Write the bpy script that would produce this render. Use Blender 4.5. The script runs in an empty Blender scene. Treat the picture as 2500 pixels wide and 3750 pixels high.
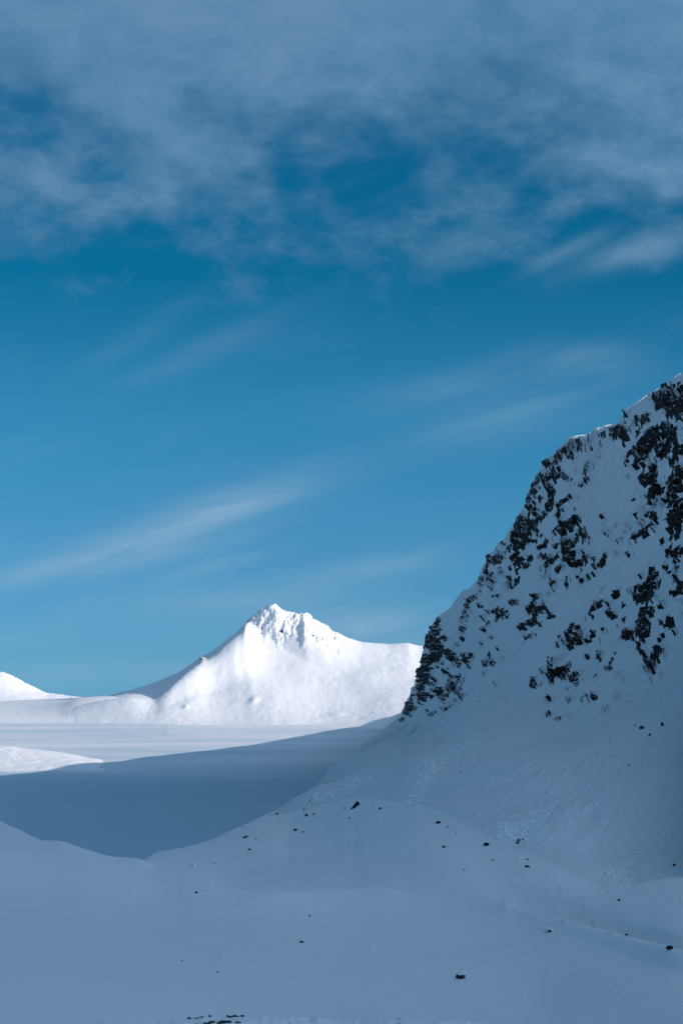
import bpy, bmesh, math, random
import numpy as np
from mathutils import Vector, Matrix

random.seed(7)
rng = np.random.default_rng(7)
scene = bpy.context.scene
col = scene.collection

# ------------------------------------------------------------------ camera
F = 7000.0                       # focal length in photograph pixels (2500 x 3750)
CAMZ = 50.0
PITCH = math.atan(605.0 / F)     # horizon at pixel row 2480
cam = bpy.data.cameras.new('camera')
cam.sensor_fit = 'VERTICAL'
cam.sensor_height = 24.0
cam.lens = 24.0 * F / 3750.0
cam.clip_start = 0.5
cam.clip_end = 60000.0
camo = bpy.data.objects.new('camera', cam)
camo.location = (0, 0, CAMZ)
camo.rotation_euler = (math.pi / 2 + PITCH, 0, 0)
col.objects.link(camo)
scene.camera = camo

# ------------------------------------------------------------------ light
SUN = Vector((2.49, -1.0, 1.0)).normalized()      # direction towards the sun
SUN_EL = math.asin(SUN.z)
SUN_AZ = math.atan2(SUN.x, SUN.y)
sun = bpy.data.lights.new('sun', 'SUN')
sun.energy = 4.35
sun.angle = math.radians(0.5)
sun.color = (1.0, 0.88, 0.81)
suno = bpy.data.objects.new('sun', sun)
suno.rotation_euler = SUN.to_track_quat('Z', 'Y').to_euler()
suno.location = (200, -100, 400)
col.objects.link(suno)

scene.view_settings.view_transform = 'Standard'
scene.view_settings.look = 'None'
scene.view_settings.exposure = 0.0
scene.view_settings.gamma = 1.0
scene.view_settings.use_curve_mapping = False


class NT:
    """small helper to write node graphs"""
    def __init__(self, tree):
        self.t = tree

    def node(self, kind, **kw):
        n = self.t.nodes.new(kind)
        for k, v in kw.items():
            setattr(n, k, v)
        return n

    def put(self, sock, v):
        if hasattr(v, 'links'):
            self.t.links.new(v, sock)
        elif isinstance(v, (int, float)) and hasattr(sock.default_value, '__len__'):
            sock.default_value = (v, v, v)
        elif isinstance(v, (tuple, list)) and len(sock.default_value) == 4 and len(v) == 3:
            sock.default_value = (*v, 1)
        else:
            sock.default_value = v

    def m(self, op, a, b=None, c=None, clamp=False):
        n = self.node('ShaderNodeMath', operation=op, use_clamp=clamp)
        for i, v in enumerate((a, b, c)):
            if v is not None:
                self.put(n.inputs[i], v)
        return n.outputs[0]

    def vm(self, op, a, b=None):
        n = self.node('ShaderNodeVectorMath', operation=op)
        self.put(n.inputs[0], a)
        if b is not None:
            self.put(n.inputs[1], b)
        return n.outputs['Value'] if op in ('DOT_PRODUCT', 'LENGTH') else n.outputs[0]

    def noise(self, vec, scale, detail=5, rough=0.55, dist=0.0):
        n = self.node('ShaderNodeTexNoise')
        self.put(n.inputs['Vector'], vec)
        n.inputs['Scale'].default_value = scale
        n.inputs['Detail'].default_value = detail
        n.inputs['Roughness'].default_value = rough
        n.inputs['Distortion'].default_value = dist
        return n.outputs['Fac']

    def smooth(self, v, a, b, lo=0.0, hi=1.0):
        n = self.node('ShaderNodeMapRange', interpolation_type='SMOOTHSTEP')
        self.put(n.inputs[0], v)
        for i, k in enumerate((a, b, lo, hi)):
            n.inputs[i + 1].default_value = k
        return n.outputs[0]

    def mix(self, f, a, b):
        n = self.node('ShaderNodeMix', data_type='RGBA')
        self.put(n.inputs[0], f)
        self.put(n.inputs[6], a)
        self.put(n.inputs[7], b)
        return n.outputs[2]

    def mul(self, a, b):
        n = self.node('ShaderNodeMix', data_type='RGBA', blend_type='MULTIPLY')
        n.inputs[0].default_value = 1.0
        self.put(n.inputs[6], a)
        self.put(n.inputs[7], b)
        return n.outputs[2]

    def ramp(self, f, stops):
        n = self.node('ShaderNodeValToRGB')
        self.put(n.inputs[0], f)
        e = n.color_ramp.elements
        while len(e) < len(stops):
            e.new(0.5)
        for i, (p, c) in enumerate(stops):
            e[i].position = p
            e[i].color = (*c, 1)
        return n.outputs[0]


# ------------------------------------------------------------------ sky
world = bpy.data.worlds.new('World')
scene.world = world
world.use_nodes = True
w = NT(world.node_tree)
bg = world.node_tree.nodes['Background']
bg.inputs['Strength'].default_value = 0.1
sky = w.node('ShaderNodeTexSky', sky_type='NISHITA', sun_disc=False)
sky.sun_elevation = SUN_EL
sky.sun_rotation = SUN_AZ
sky.altitude = 1500
sky.dust_density = 0.3
sky.ozone_density = 2.0
D = w.node('ShaderNodeTexCoord').outputs['Generated']
sx = w.node('ShaderNodeSeparateXYZ')
w.put(sx.inputs[0], D)
X, Y, Z = sx.outputs
EL = w.m('ARCSINE', Z)
AZ = w.m('ARCTAN2', X, Y)
# deep polarised blue: tint of the clear sky by elevation
tint = w.ramp(w.m('MULTIPLY_ADD', EL, 2.0, 0.02, clamp=True), [
    (0.00, (0.26, 0.57, 0.90)), (0.16, (0.24, 0.67, 0.91)),
    (0.30, (0.16, 0.72, 0.91)), (0.44, (0.02, 0.58, 0.75)), (1.0, (0.05, 0.60, 0.84))])
svec = w.node('ShaderNodeCombineXYZ')
w.put(svec.inputs[0], X)
w.put(svec.inputs[1], Y)
w.put(svec.inputs[2], w.m('ADD', w.m('MAXIMUM', Z, 0.0), 0.05))
w.put(sky.inputs[0], w.vm('NORMALIZE', svec.outputs[0]))
clear = w.mul(sky.outputs[0], tint)


def gauss(az0, el0, sa, se, rot=0.0):
    """soft elongated patch on the sky, centred on a direction"""
    c, s_ = math.cos(rot), math.sin(rot)
    da = w.m('SUBTRACT', AZ, az0)
    de = w.m('SUBTRACT', EL, el0)
    u = w.m('MULTIPLY_ADD', da, c / sa, w.m('MULTIPLY', de, s_ / sa))
    v = w.m('MULTIPLY_ADD', da, -s_ / se, w.m('MULTIPLY', de, c / se))
    q = w.m('MULTIPLY_ADD', u, u, w.m('MULTIPLY', v, v))
    return w.m('EXPONENT', w.m('MULTIPLY', q, -1.0))


def sdir(px, py):
    return (px - 1250) / F, PITCH + math.atan((1875 - py) / F)


def patch(px, py, sa, se, rot=0.0):
    a, e = sdir(px, py)
    return gauss(a, e, sa / F, se / F, math.radians(rot))


# streaky wisps: noise stretched along a slant
cv = w.node('ShaderNodeCombineXYZ')
ca, sa_ = math.cos(math.radians(17)), math.sin(math.radians(17))
w.put(cv.inputs[0], w.m('MULTIPLY', w.m('MULTIPLY_ADD', AZ, ca, w.m('MULTIPLY', EL, sa_)), 0.17))
w.put(cv.inputs[1], w.m('MULTIPLY_ADD', AZ, -sa_, w.m('MULTIPLY', EL, ca)))
wn = w.noise(cv.outputs[0], 26, 6, 0.6, 0.6)
wisp = w.m('MULTIPLY', patch(700, 1910, 400, 74, 17), 0.9)
for args, k in [((330, 2065, 420, 45, 12), .6), ((560, 1200, 260, 45, 32), .26), ((760, 1270, 330, 50, 25), .18),
                ((1680, 910, 140, 60, 10), .34), ((2080, 930, 160, 28, 25), .32), ((2380, 930, 260, 50, 14), .4),
                ((1750, 1400, 420, 60, 10), .30), ((2150, 1330, 220, 60, -5), .30), ((1900, 1540, 400, 90, 12), .22),
                ((1400, 2075, 260, 45, 8), .32), ((800, 2070, 220, 28, 14), .25), ((860, 2200, 420, 70, 5), .34),
                ((1350, 2300, 420, 80, 0), .62), ((420, 2460, 420, 50, 3), .34), ((120, 2330, 260, 60, 5), .22)]:
    wisp = w.m('ADD', wisp, w.m('MULTIPLY', patch(*args), k))
wisp = w.m('MULTIPLY', wisp, w.smooth(wn, 0.22, 0.70))
generic = w.m('MULTIPLY', w.smooth(wn, 0.50, 0.85), 0.16)
wisp = w.m('MINIMUM', w.m('ADD', wisp, generic), 0.85)
skyc = w.mix(wisp, clear, (3.0, 4.6, 6.3))
# cloud deck that covers the upper sky
dv = w.vm('MULTIPLY', D, (1.0, 1.0, 1.7))
n1 = w.noise(dv, 8.0, 7, 0.56, 0.35)
n2 = w.noise(dv, 26.0, 5, 0.6, 0.2)
nn = w.m('ADD', w.m('MULTIPLY', w.m('SUBTRACT', n1, 0.5), 0.13), w.m('MULTIPLY', w.m('SUBTRACT', n2, 0.5), 0.22))
bias = w.m('SUBTRACT', w.m('MULTIPLY', patch(700, 480, 260, 260), .05), 0.0)
for args, k in [((90, 430, 150, 150), -.085), ((690, 400, 110, 70, -40), -.07), ((1180, 620, 260, 80), -.05), ((1750, 520, 260, 110), -.06),
                ((2050, 170, 110, 90), -.06), ((150, 700, 260, 160), .02), ((2400, 560, 320, 180), .05),
                ((2230, 500, 120, 60), -.06), ((640, 560, 160, 120), .03), ((1000, 800, 300, 120), .02), ((500, 380, 180, 150), .04)]:
    bias = w.m('ADD', bias, w.m('MULTIPLY', patch(*args), k * (.6 if k < 0 else 1)))
nn = w.m('MULTIPLY', w.m('ADD', nn, bias), w.smooth(EL, 0.27, 0.33, 1.0, 0.45))     # the veil closes higher up
cov = w.smooth(w.m('ADD', w.m('SUBTRACT', EL, 0.271), nn), -0.062, 0.085)
shade = w.ramp(w.m('ADD', w.m('MULTIPLY', n1, 0.6), w.m('MULTIPLY', n2, 0.4)), [
    (0.30, (0.72, 1.84, 3.18)), (0.62, (1.20, 2.33, 3.82))])
# glow around the sun, added to the unseen deck to light shaded snow
glow = w.m('POWER', w.m('MULTIPLY_ADD', w.vm('DOT_PRODUCT', D, tuple(SUN)), 0.5, 0.5, clamp=True), 6.0)
lc = w.node('ShaderNodeCombineXYZ')
deck_gain = w.smooth(EL, 0.34, 0.70, 1.20, 0.37)        # deck brightness: raised at its edge, dimmed overhead out of view to deepen shade
for i, k in enumerate((6.8, 4.9, 4.5)):
    w.put(lc.inputs[i], w.m('MULTIPLY_ADD', glow, k, deck_gain))
skyc = w.mix(w.m('MULTIPLY', cov, 0.93), skyc, w.mul(shade, lc.outputs[0]))
world.node_tree.links.new(skyc, bg.inputs['Color'])


# ------------------------------------------------------------------ noise tools
def _hash(i, j, k, seed):
    h = (i * 374761393 + j * 668265263 + k * 2147483647 + seed * 1274126177) & 0xFFFFFFFF
    h = ((h ^ (h >> 13)) * 1274126177) & 0xFFFFFFFF
    return ((h ^ (h >> 16)) & 0xFFFF) / 65535.0


def vnoise(p, seed=0):
    """3-D value noise in -1..1; p is (n, 3)"""
    f = np.floor(p)
    t = p - f
    t = t * t * t * (t * (t * 6 - 15) + 10)
    i, j, k = f.astype(np.int64).T
    x, y, z = t.T
    out = 0
    for a in (0, 1):
        for b in (0, 1):
            for c in (0, 1):
                wgt = (x if a else 1 - x) * (y if b else 1 - y) * (z if c else 1 - z)
                out = out + wgt * _hash(i + a, j + b, k + c, seed)
    return out * 2 - 1


def fbm(p, scale, oct=4, seed=0, gain=0.5):
    q = np.asarray(p, float) / scale
    s, amp, tot = 0, 1.0, 0
    for o in range(oct):
        s = s + amp * vnoise(q + o * 17.3, seed + o)
        tot += amp
        amp *= gain
        q = q * 2.03
    return s / tot


def blocks(p, size, seed=0):
    """faceted blocks: every Voronoi cell has its own height and tilt"""
    q = p / size
    f = np.floor(q).astype(np.int64)
    best = np.full(len(p), 9.0)
    val = np.zeros(len(p))
    for a in (-1, 0, 1):
        for b in (-1, 0, 1):
            for c in (-1, 0, 1):
                g = f + (a, b, c)
                i, j, k = g.T
                r = [_hash(i, j, k, seed + s) for s in range(7)]
                d = q - (g + np.stack(r[:3], 1))
                dd = (d * d).sum(1)
                v = (r[3] - 0.5) * 1.2 + ((np.stack(r[4:7], 1) - 0.5) * d).sum(1) * 2.2
                m = dd < best
                best[m] = dd[m]
                val[m] = v[m]
    return val


def sstep(a, b, v):
    t = np.clip((v - a) / (b - a), 0, 1)
    return t * t * (3 - 2 * t)


# ------------------------------------------------------------------ picture <-> place
CP, SP = math.cos(PITCH), math.sin(PITCH)


def ray(px, py):
    xc, yc = (px - 1250) / F, (1875 - py) / F
    d = np.array([xc, CP - yc * SP, SP + yc * CP])
    h = math.hypot(d[0], d[1])
    return math.atan2(d[0], d[1]), d[2] / h


def project(P):
    x, y, z = P[..., 0], P[..., 1], P[..., 2] - CAMZ
    dep = np.maximum(y * CP + z * SP, 1e-3)
    return 1250 + F * x / dep, 1875 - F * (z * CP - y * SP) / dep


def pchip_d(x, y):
    """monotone cubic slopes along the last axis"""
    h = np.diff(x, axis=-1)
    dl = np.diff(y, axis=-1) / h
    d = np.zeros_like(y)
    a, b = dl[..., :-1], dl[..., 1:]
    w1 = 2 * h[..., 1:] + h[..., :-1]
    w2 = h[..., 1:] + 2 * h[..., :-1]
    with np.errstate(divide='ignore', invalid='ignore'):
        hm = (w1 + w2) / (w1 / a + w2 / b)
    d[..., 1:-1] = np.where(a * b > 0, hm, 0)
    d[..., 0] = dl[..., 0]
    d[..., -1] = dl[..., -1]
    return d


def pchip(x, y, d, q):
    i = np.clip(np.searchsorted(x, q, side='right') - 1, 0, len(x) - 2)
    h = x[i + 1] - x[i]
    t = np.clip((q - x[i]) / h, 0, 1)
    return (y[i] * (1 + 2 * t) * (1 - t) ** 2 + d[i] * h * t * (1 - t) ** 2
            + y[i + 1] * t * t * (3 - 2 * t) + d[i + 1] * h * t * t * (t - 1))


class Line:
    """a terrain feature line: (azimuth -> distance, elevation slope)"""
    def __init__(self, pix=(), polar=(), smooth=True):
        pts = []
        for px, py, dist in pix:
            a, e = ray(px, py)
            pts.append((a, math.log(dist), e))
        for deg, dist, z in polar:
            pts.append((math.radians(deg), math.log(dist), (z - CAMZ) / dist))
        pts.sort()
        self.p = np.array(pts)
        self.smooth = smooth

    def at(self, az, soft=0):
        a = self.p[:, 0]
        q = np.clip(az, a[0], a[-1])
        if len(a) == 1:
            r, e = np.full_like(az, self.p[0, 1]), np.full_like(az, self.p[0, 2])
        elif self.smooth and len(a) > 2:
            r = pchip(a, self.p[:, 1], pchip_d(a, self.p[:, 1]), q)
            e = pchip(a, self.p[:, 2], pchip_d(a, self.p[:, 2]), q)
        else:
            r, e = np.interp(q, a, self.p[:, 1]), np.interp(q, a, self.p[:, 2])
        if soft:
            k = np.exp(-np.linspace(-2.2, 2.2, 2 * soft + 1) ** 2)
            r = np.convolve(np.pad(r, soft, mode='edge'), k / k.sum(), mode='valid')
        r = np.exp(r)
        return r, CAMZ + e * r


def columns(px0, px1, n, extra_left=(), extra_right=()):
    a0, a1 = ray(px0, 2480)[0], ray(px1, 2480)[0]
    a = np.arctan(np.linspace(math.tan(a0), math.tan(a1), n))
    return np.concatenate([np.radians(extra_left), a, np.radians(extra_right)])


def sheet(az, knots, rows, nf=220, hidden=0.04, ease=()):
    """knots: list of (r, z) arrays over az, near to far -> grid of points and a visible flag;
    every knot line is a row of the grid, so crests stay clean"""
    R = [knots[0][0]]
    for r, _ in knots[1:]:
        R.append(np.maximum(r, R[-1] * 1.004 + 0.4))
    R = np.stack(R, 1)
    Zk = np.stack([z for _, z in knots], 1)
    Dk = pchip_d(R, Zk)
    for k in ease:                                     # soft bends where a flat step would show
        h0, h1 = R[:, k] - R[:, k - 1], R[:, k + 1] - R[:, k]
        s0, s1 = (Zk[:, k] - Zk[:, k - 1]) / h0, (Zk[:, k + 1] - Zk[:, k]) / h1
        lim = 2.0 * np.minimum(np.abs(s0), np.abs(s1)) + 0.05
        Dk[:, k] = np.clip((s0 * h1 + s1 * h0) / (h0 + h1), -lim, lim)
    nc, K = R.shape
    t = np.linspace(0, 1, nf)
    RF = np.zeros((nc, K - 1, nf))
    CW = np.zeros((nc, K - 1, nf))
    VS = np.zeros((nc, K - 1, nf))
    ZF = np.zeros((nc, K - 1, nf))
    top = np.full((nc, 1), -1e9)
    for k in range(K - 1):
        r = R[:, k:k + 1] * (R[:, k + 1:k + 2] / R[:, k:k + 1]) ** t
        h = R[:, k + 1:k + 2] - R[:, k:k + 1]
        u = (r - R[:, k:k + 1]) / h
        z = (Zk[:, k:k + 1] * (1 + 2 * u) * (1 - u) ** 2 + Dk[:, k:k + 1] * h * u * (1 - u) ** 2
             + Zk[:, k + 1:k + 2] * u * u * (3 - 2 * u) + Dk[:, k + 1:k + 2] * h * u * u * (u - 1))
        sl = (z - CAMZ) / r
        tp = np.maximum(np.maximum.accumulate(sl, axis=1), top)
        vis = sl >= tp - 1e-6
        top = tp[:, -1:]
        step = np.abs(np.diff(sl, axis=1)) * F
        wgt = np.where(vis[:, 1:], step, step * hidden) + 4.0 / nf
        CW[:, k, 1:] = np.cumsum(wgt, axis=1)
        RF[:, k], ZF[:, k], VS[:, k] = r, z, vis
    inside = np.abs(np.tan(az)) < 0.19
    share = np.maximum(CW[inside, :, -1].max(0), 8) if inside.any() else CW[:, :, -1].max(0)
    cnt = np.maximum((share / share.sum() * rows).astype(int), 3)
    off_ = np.concatenate([[0], np.cumsum(cnt)])
    P = np.zeros((nc, off_[-1] + 1, 3))
    V = np.zeros((nc, off_[-1] + 1), bool)
    for c in range(nc):
        for k in range(K - 1):
            q = np.linspace(0, CW[c, k, -1], cnt[k] + 1)
            r = np.interp(q, CW[c, k], RF[c, k])
            sl_ = slice(off_[k], off_[k + 1] + 1)
            P[c, sl_, 2] = np.interp(r, RF[c, k], ZF[c, k])
            V[c, sl_] = np.interp(r, RF[c, k], VS[c, k]) > 0.5
            P[c, sl_, 0] = np.sin(az[c]) * r
            P[c, sl_, 1] = np.cos(az[c]) * r
    return P, V


def grid_normals(P):
    du = np.gradient(P, axis=0)
    dv = np.gradient(P, axis=1)
    n = np.cross(du, dv)
    n /= np.linalg.norm(n, axis=-1, keepdims=True) + 1e-12
    return np.where(n[..., 2:3] < 0, -n, n)


def quads(shape):
    a, b = shape
    i = np.arange(a * b).reshape(a, b)
    return np.stack([i[:-1, :-1], i[1:, :-1], i[1:, 1:], i[:-1, 1:]], -1).reshape(-1, 4)


def mesh_object(name, verts, faces, mat, parent=None, smooth=True):
    used, inv = np.unique(faces, return_inverse=True)
    v = np.ascontiguousarray(verts[used], dtype=np.float32)
    f = inv.reshape(faces.shape).astype(np.int32)
    k = f.shape[1]
    me = bpy.data.meshes.new(name)
    me.vertices.add(len(v))
    me.vertices.foreach_set('co', v.ravel())
    me.loops.add(f.size)
    me.loops.foreach_set('vertex_index', f.ravel())
    me.polygons.add(len(f))
    me.polygons.foreach_set('loop_start', np.arange(0, f.size, k, dtype=np.int32))
    me.polygons.foreach_set('loop_total', np.full(len(f), k, dtype=np.int32))
    me.polygons.foreach_set('use_smooth', np.full(len(f), smooth))
    me.update(calc_edges=True)
    me.materials.append(mat)
    o = bpy.data.objects.new(name, me)
    col.objects.link(o)
    o.parent = parent
    return o


def tag(o, label=None, cat=None, group=None, kind=None):
    for k, v in (('label', label), ('category', cat), ('group', group), ('kind', kind)):
        if v:
            o[k] = v
    return o


# ------------------------------------------------------------------ materials
def material(name):
    m = bpy.data.materials.new(name)
    m.use_nodes = True
    return m, NT(m.node_tree), m.node_tree.nodes['Principled BSDF']


def snow_material(name, base, relief, stretch=None, fine=0.25):
    """relief: list of (scale in 1/m, height in m, detail); stretch: world-space scaling before the noise"""
    m, t, b = material(name)
    pos = t.node('ShaderNodeNewGeometry').outputs['Position']
    v = t.vm('MULTIPLY', pos, stretch) if stretch else pos
    tone = t.noise(pos, 0.03, 4, 0.6)
    c = t.mix(t.smooth(tone, 0.3, 0.7), tuple(x * 0.965 for x in base), base)
    t.put(b.inputs['Base Color'], c)
    b.inputs['Roughness'].default_value = 0.65
    b.inputs['Specular IOR Level'].default_value = 0.25
    h = None
    for sc, amp, det in relief:
        k = t.m('MULTIPLY', t.noise(v, sc, det, 0.6), amp)
        h = k if h is None else t.m('ADD', h, k)
    bp = t.node('ShaderNodeBump')
    bp.inputs['Strength'].default_value = 1.0
    bp.inputs['Distance'].default_value = 1.0
    t.put(bp.inputs['Height'], h)
    t.put(b.inputs['Normal'], bp.outputs[0])
    return m


def rock_material(name, dark, light, scale=0.6, dust=0.0):
    m, t, b = material(name)
    pos = t.node('ShaderNodeNewGeometry').outputs['Position']
    n = t.noise(pos, scale, 8, 0.65)
    c = t.mix(t.smooth(n, 0.35, 0.7), dark, light)
    if dust:                                             # snow caught on the ledges
        sn = t.node('ShaderNodeSeparateXYZ')
        t.put(sn.inputs[0], t.node('ShaderNodeNewGeometry').outputs['Normal'])
        k = t.m('MULTIPLY_ADD', t.m('SUBTRACT', t.noise(pos, 1.6, 4, 0.7), 0.5), 1.5, sn.outputs[2])
        c = t.mix(t.smooth(k, dust, dust + 0.16), c, (0.8, 0.82, 0.84))
    t.put(b.inputs['Base Color'], c)
    b.inputs['Roughness'].default_value = 0.85
    b.inputs['Specular IOR Level'].default_value = 0.2
    bp = t.node('ShaderNodeBump')
    bp.inputs['Distance'].default_value = 0.5
    t.put(bp.inputs['Height'], n)
    t.put(b.inputs['Normal'], bp.outputs[0])
    return m


SNOW_FIELD = snow_material('snow_field', (0.90, 0.90, 0.91), [(1.6, 0.13, 6), (0.35, 0.40, 5)], (0.45, 1.0, 1.0))
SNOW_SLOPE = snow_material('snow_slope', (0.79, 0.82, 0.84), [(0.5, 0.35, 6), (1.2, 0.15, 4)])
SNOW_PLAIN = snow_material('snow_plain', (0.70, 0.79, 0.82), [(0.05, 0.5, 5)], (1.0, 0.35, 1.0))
# plain tone: uneven bands, with valley shade painted in as darker teal up close
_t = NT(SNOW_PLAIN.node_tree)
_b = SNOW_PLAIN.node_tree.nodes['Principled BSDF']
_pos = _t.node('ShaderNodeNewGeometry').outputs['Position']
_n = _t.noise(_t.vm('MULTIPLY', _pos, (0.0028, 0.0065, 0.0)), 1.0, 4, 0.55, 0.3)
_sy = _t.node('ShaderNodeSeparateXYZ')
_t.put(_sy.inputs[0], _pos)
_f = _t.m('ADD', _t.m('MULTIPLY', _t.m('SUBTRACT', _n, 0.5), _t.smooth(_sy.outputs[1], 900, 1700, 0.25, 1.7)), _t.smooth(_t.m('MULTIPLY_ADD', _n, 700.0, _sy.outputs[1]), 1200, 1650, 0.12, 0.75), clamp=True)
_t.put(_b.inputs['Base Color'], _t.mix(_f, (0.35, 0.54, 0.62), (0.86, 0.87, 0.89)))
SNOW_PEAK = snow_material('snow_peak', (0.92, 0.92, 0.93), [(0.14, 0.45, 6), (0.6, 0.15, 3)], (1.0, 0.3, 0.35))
# the mountain's snow is combed by slides that ran down the fall line
_t = NT(SNOW_SLOPE.node_tree)
_pos = _t.node('ShaderNodeNewGeometry').outputs['Position']
_c = _t.node('ShaderNodeCombineXYZ')
_t.put(_c.inputs[0], _t.m('MULTIPLY', _t.vm('DOT_PRODUCT', _pos, (-.61, 0, .79)), .25))
_t.put(_c.inputs[1], _t.m('MULTIPLY', _t.vm('DOT_PRODUCT', _pos, (0, 1, 0)), .16))
_t.put(_c.inputs[2], _t.m('MULTIPLY', _t.vm('DOT_PRODUCT', _pos, (.79, 0, .61)), .035))
_bp = [n for n in SNOW_SLOPE.node_tree.nodes if n.type == 'BUMP'][0]
_old = _bp.inputs['Height'].links[0].from_socket
_steep = _t.m('MULTIPLY', _t.noise(_c.outputs[0], 1.0, 6, 0.62), 2.4)
_d = _t.node('ShaderNodeCombineXYZ')
_t.put(_d.inputs[0], _t.m('MULTIPLY', _t.vm('DOT_PRODUCT', _pos, (.93, -.33, 0)), .42))
_t.put(_d.inputs[1], _t.m('MULTIPLY', _t.vm('DOT_PRODUCT', _pos, (.32, .9, .25)), .035))
_gentle = _t.m('MULTIPLY', _t.noise(_d.outputs[0], 1.0, 6, 0.6), _t.smooth(_t.noise(_pos, .022, 4, .6), .38, .68, .15, 1.3))
_nz = _t.node('ShaderNodeSeparateXYZ')
_t.put(_nz.inputs[0], _t.node('ShaderNodeNewGeometry').outputs['Normal'])
_k = _t.smooth(_nz.outputs[2], .70, .84)
_t.put(_bp.inputs['Height'], _t.m('ADD', _old, _t.m('ADD', _t.m('MULTIPLY', _gentle, _k), _t.m('MULTIPLY', _steep, _t.m('SUBTRACT', 1.0, _k)))))
SNOW_LUMP = snow_material('snow_lump', (0.92, 0.92, 0.92), [(1.2, 0.2, 4)])
ROCK = rock_material('dark_rock', (0.005, 0.005, 0.006), (0.040, 0.033, 0.030), 0.9, 0.74)
BOULDER = rock_material('boulder_rock', (0.012, 0.012, 0.014), (0.05, 0.045, 0.042), 1.5)
MOSSY = rock_material('mossy_rock', (0.04, 0.06, 0.056), (0.24, 0.27, 0.24), 14.0)

# ------------------------------------------------------------------ foreground snowfield and the rocky mountain
SKYLINE = [(1463, 2650, 2187), (1484, 2598, 1950), (1500, 2560, 1750), (1526, 2485, 1350), (1551, 2394, 1170), (1572, 2324, 1060),
           (1610, 2254, 1000), (1660, 2212, 950), (1702, 2173, 920), (1758, 2121, 882), (1772, 2072, 876), (1793, 2033, 870),
           (1835, 1984, 858), (1877, 1931, 846), (1898, 1882, 840), (1933, 1819, 830), (1961, 1756, 823), (1996, 1700, 814),
           (2031, 1658, 805), (2077, 1616, 795), (2101, 1609, 790), (2130, 1603, 784), (2151, 1609, 780), (2214, 1563, 760),
           (2245, 1553, 750), (2280, 1503, 742), (2333, 1468, 728), (2410, 1416, 705), (2445, 1384, 695), (2500, 1356, 680)]
off = lambda r, z, sc=1.0: [(15, r * 1.05, z), (25, r, z * sc), (45, r * .95, z * sc), (70, r * .92, z * sc), (95, r * .92, z * sc), (130, r * .95, z * sc)]
C2_DIST = ([0, 160, 319, 478, 686, 893, 1116, 1250, 1489, 1633, 1760, 1840, 1967, 2127, 2326, 2500], [355, 353, 350, 346, 344, 327, 335, 342, 343, 341, 336, 329, 315, 298, 278, 262])
L_C2 = Line([(x_, y_, float(np.interp(x_, *C2_DIST))) for x_, y_ in [(0, 3100), (160, 3112), (239, 3118), (319, 3128), (383, 3143), (478, 3171), (558, 3190), (686, 3203), (765, 3227), (837, 3254),
             (893, 3263), (996, 3261), (1116, 3257), (1250, 3254), (1386, 3255), (1489, 3267), (1633, 3277), (1760, 3283), (1840, 3299), (1888, 3319), (1967, 3343), (2047, 3365),
             (2127, 3387), (2239, 3416), (2326, 3438), (2430, 3462), (2500, 3482)]], [(25, 262, 11), (130, 258, 11)])
L_C3 = Line([(0, 3050, 500), (160, 3078, 485), (215, 3080, 485), (271, 3096, 480), (343, 3120, 475), (415, 3137, 470), (494, 3142, 468),
             (574, 3165, 488), (700, 3172, 490), (900, 3200, 475), (1116, 3200, 450), (1250, 3200, 431), (1386, 3200, 410), (1500, 3207, 394), (1700, 3240, 375),
             (1850, 3268, 370), (2000, 3283, 358), (2130, 3312, 341), (2260, 3360, 320), (2400, 3400, 300), (2500, 3420, 288)],
            [(25, 285, 11), (130, 280, 11)])
L_T0 = Line([(0, 3070, 580), (494, 3160, 535), (574, 3135, 531), (670, 3115, 548), (765, 3088, 573), (877, 3036, 612), (965, 3000, 632),
             (1050, 2985, 632), (1100, 2972, 625), (1210, 2948, 610), (1300, 2930, 590), (1500, 2950, 530), (1650, 3000, 482), (1800, 3080, 440),
             (2000, 3165, 410), (2120, 3222, 400), (2207, 3246, 394), (2286, 3245, 390), (2366, 3231, 388), (2446, 3218, 388), (2500, 3215, 388)],
            [(15, 375, 11), (25, 350, 11), (45, 335, 12), (130, 325, 12)])
L_TM = Line([(0, 3000, 700), (574, 3100, 620), (877, 3080, 690), (1000, 2975, 707), (1050, 2952, 745), (1150, 2890, 790), (1210, 2850, 800), (1300, 2790, 730),
             (1500, 2750, 640), (1650, 2800, 570), (1800, 2830, 530), (2000, 2870, 495), (2180, 2850, 490), (2350, 2830, 485), (2500, 2800, 485)],
            [(15, 440, 30), (25, 400, 35), (45, 370, 35), (70, 350, 35), (130, 350, 35)])
L_TT = Line([(0, 2960, 800), (1000, 2960, 850), (1100, 2935, 900), (1150, 2890, 960), (1210, 2832, 1000), (1300, 2762, 1150), (1400, 2695, 1250), (1463, 2662, 1250),
             (1500, 2642, 1000), (1550, 2630, 830), (1650, 2590, 720), (1750, 2560, 680), (1900, 2560, 640), (2050, 2600, 600), (2200, 2540, 590),
             (2350, 2480, 580), (2500, 2420, 570)], [(15, 500, 75), (25, 450, 85), (45, 420, 90), (70, 390, 90), (95, 390, 90), (130, 400, 80)])
L_K = Line([(0, 2900, 1000), (1100, 2890, 1100), (1150, 2850, 1150), (1210, 2840, 1220), (1300, 2762, 1300), (1400, 2693, 1650), (1450, 2656, 2030)] + SKYLINE,
           [(15, 660, 185), (25, 620, 225), (45, 560, 250), (70, 510, 262), (95, 485, 265), (130, 500, 240)], smooth=False)

az1 = np.concatenate([columns(-120, 1290, 330, (-75, -60, -45, -35, -27, -21, -17, -14, -12.2)), columns(1294, 2560, 660, (), (11.2, 12.2, 14, 16, 18.5, 21, 24, 28, 33, 38, 45, 52, 60, 70, 80, 90, 100, 112, 125))])
flat = lambda r, z: (np.full_like(az1, r), np.full_like(az1, z))


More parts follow.
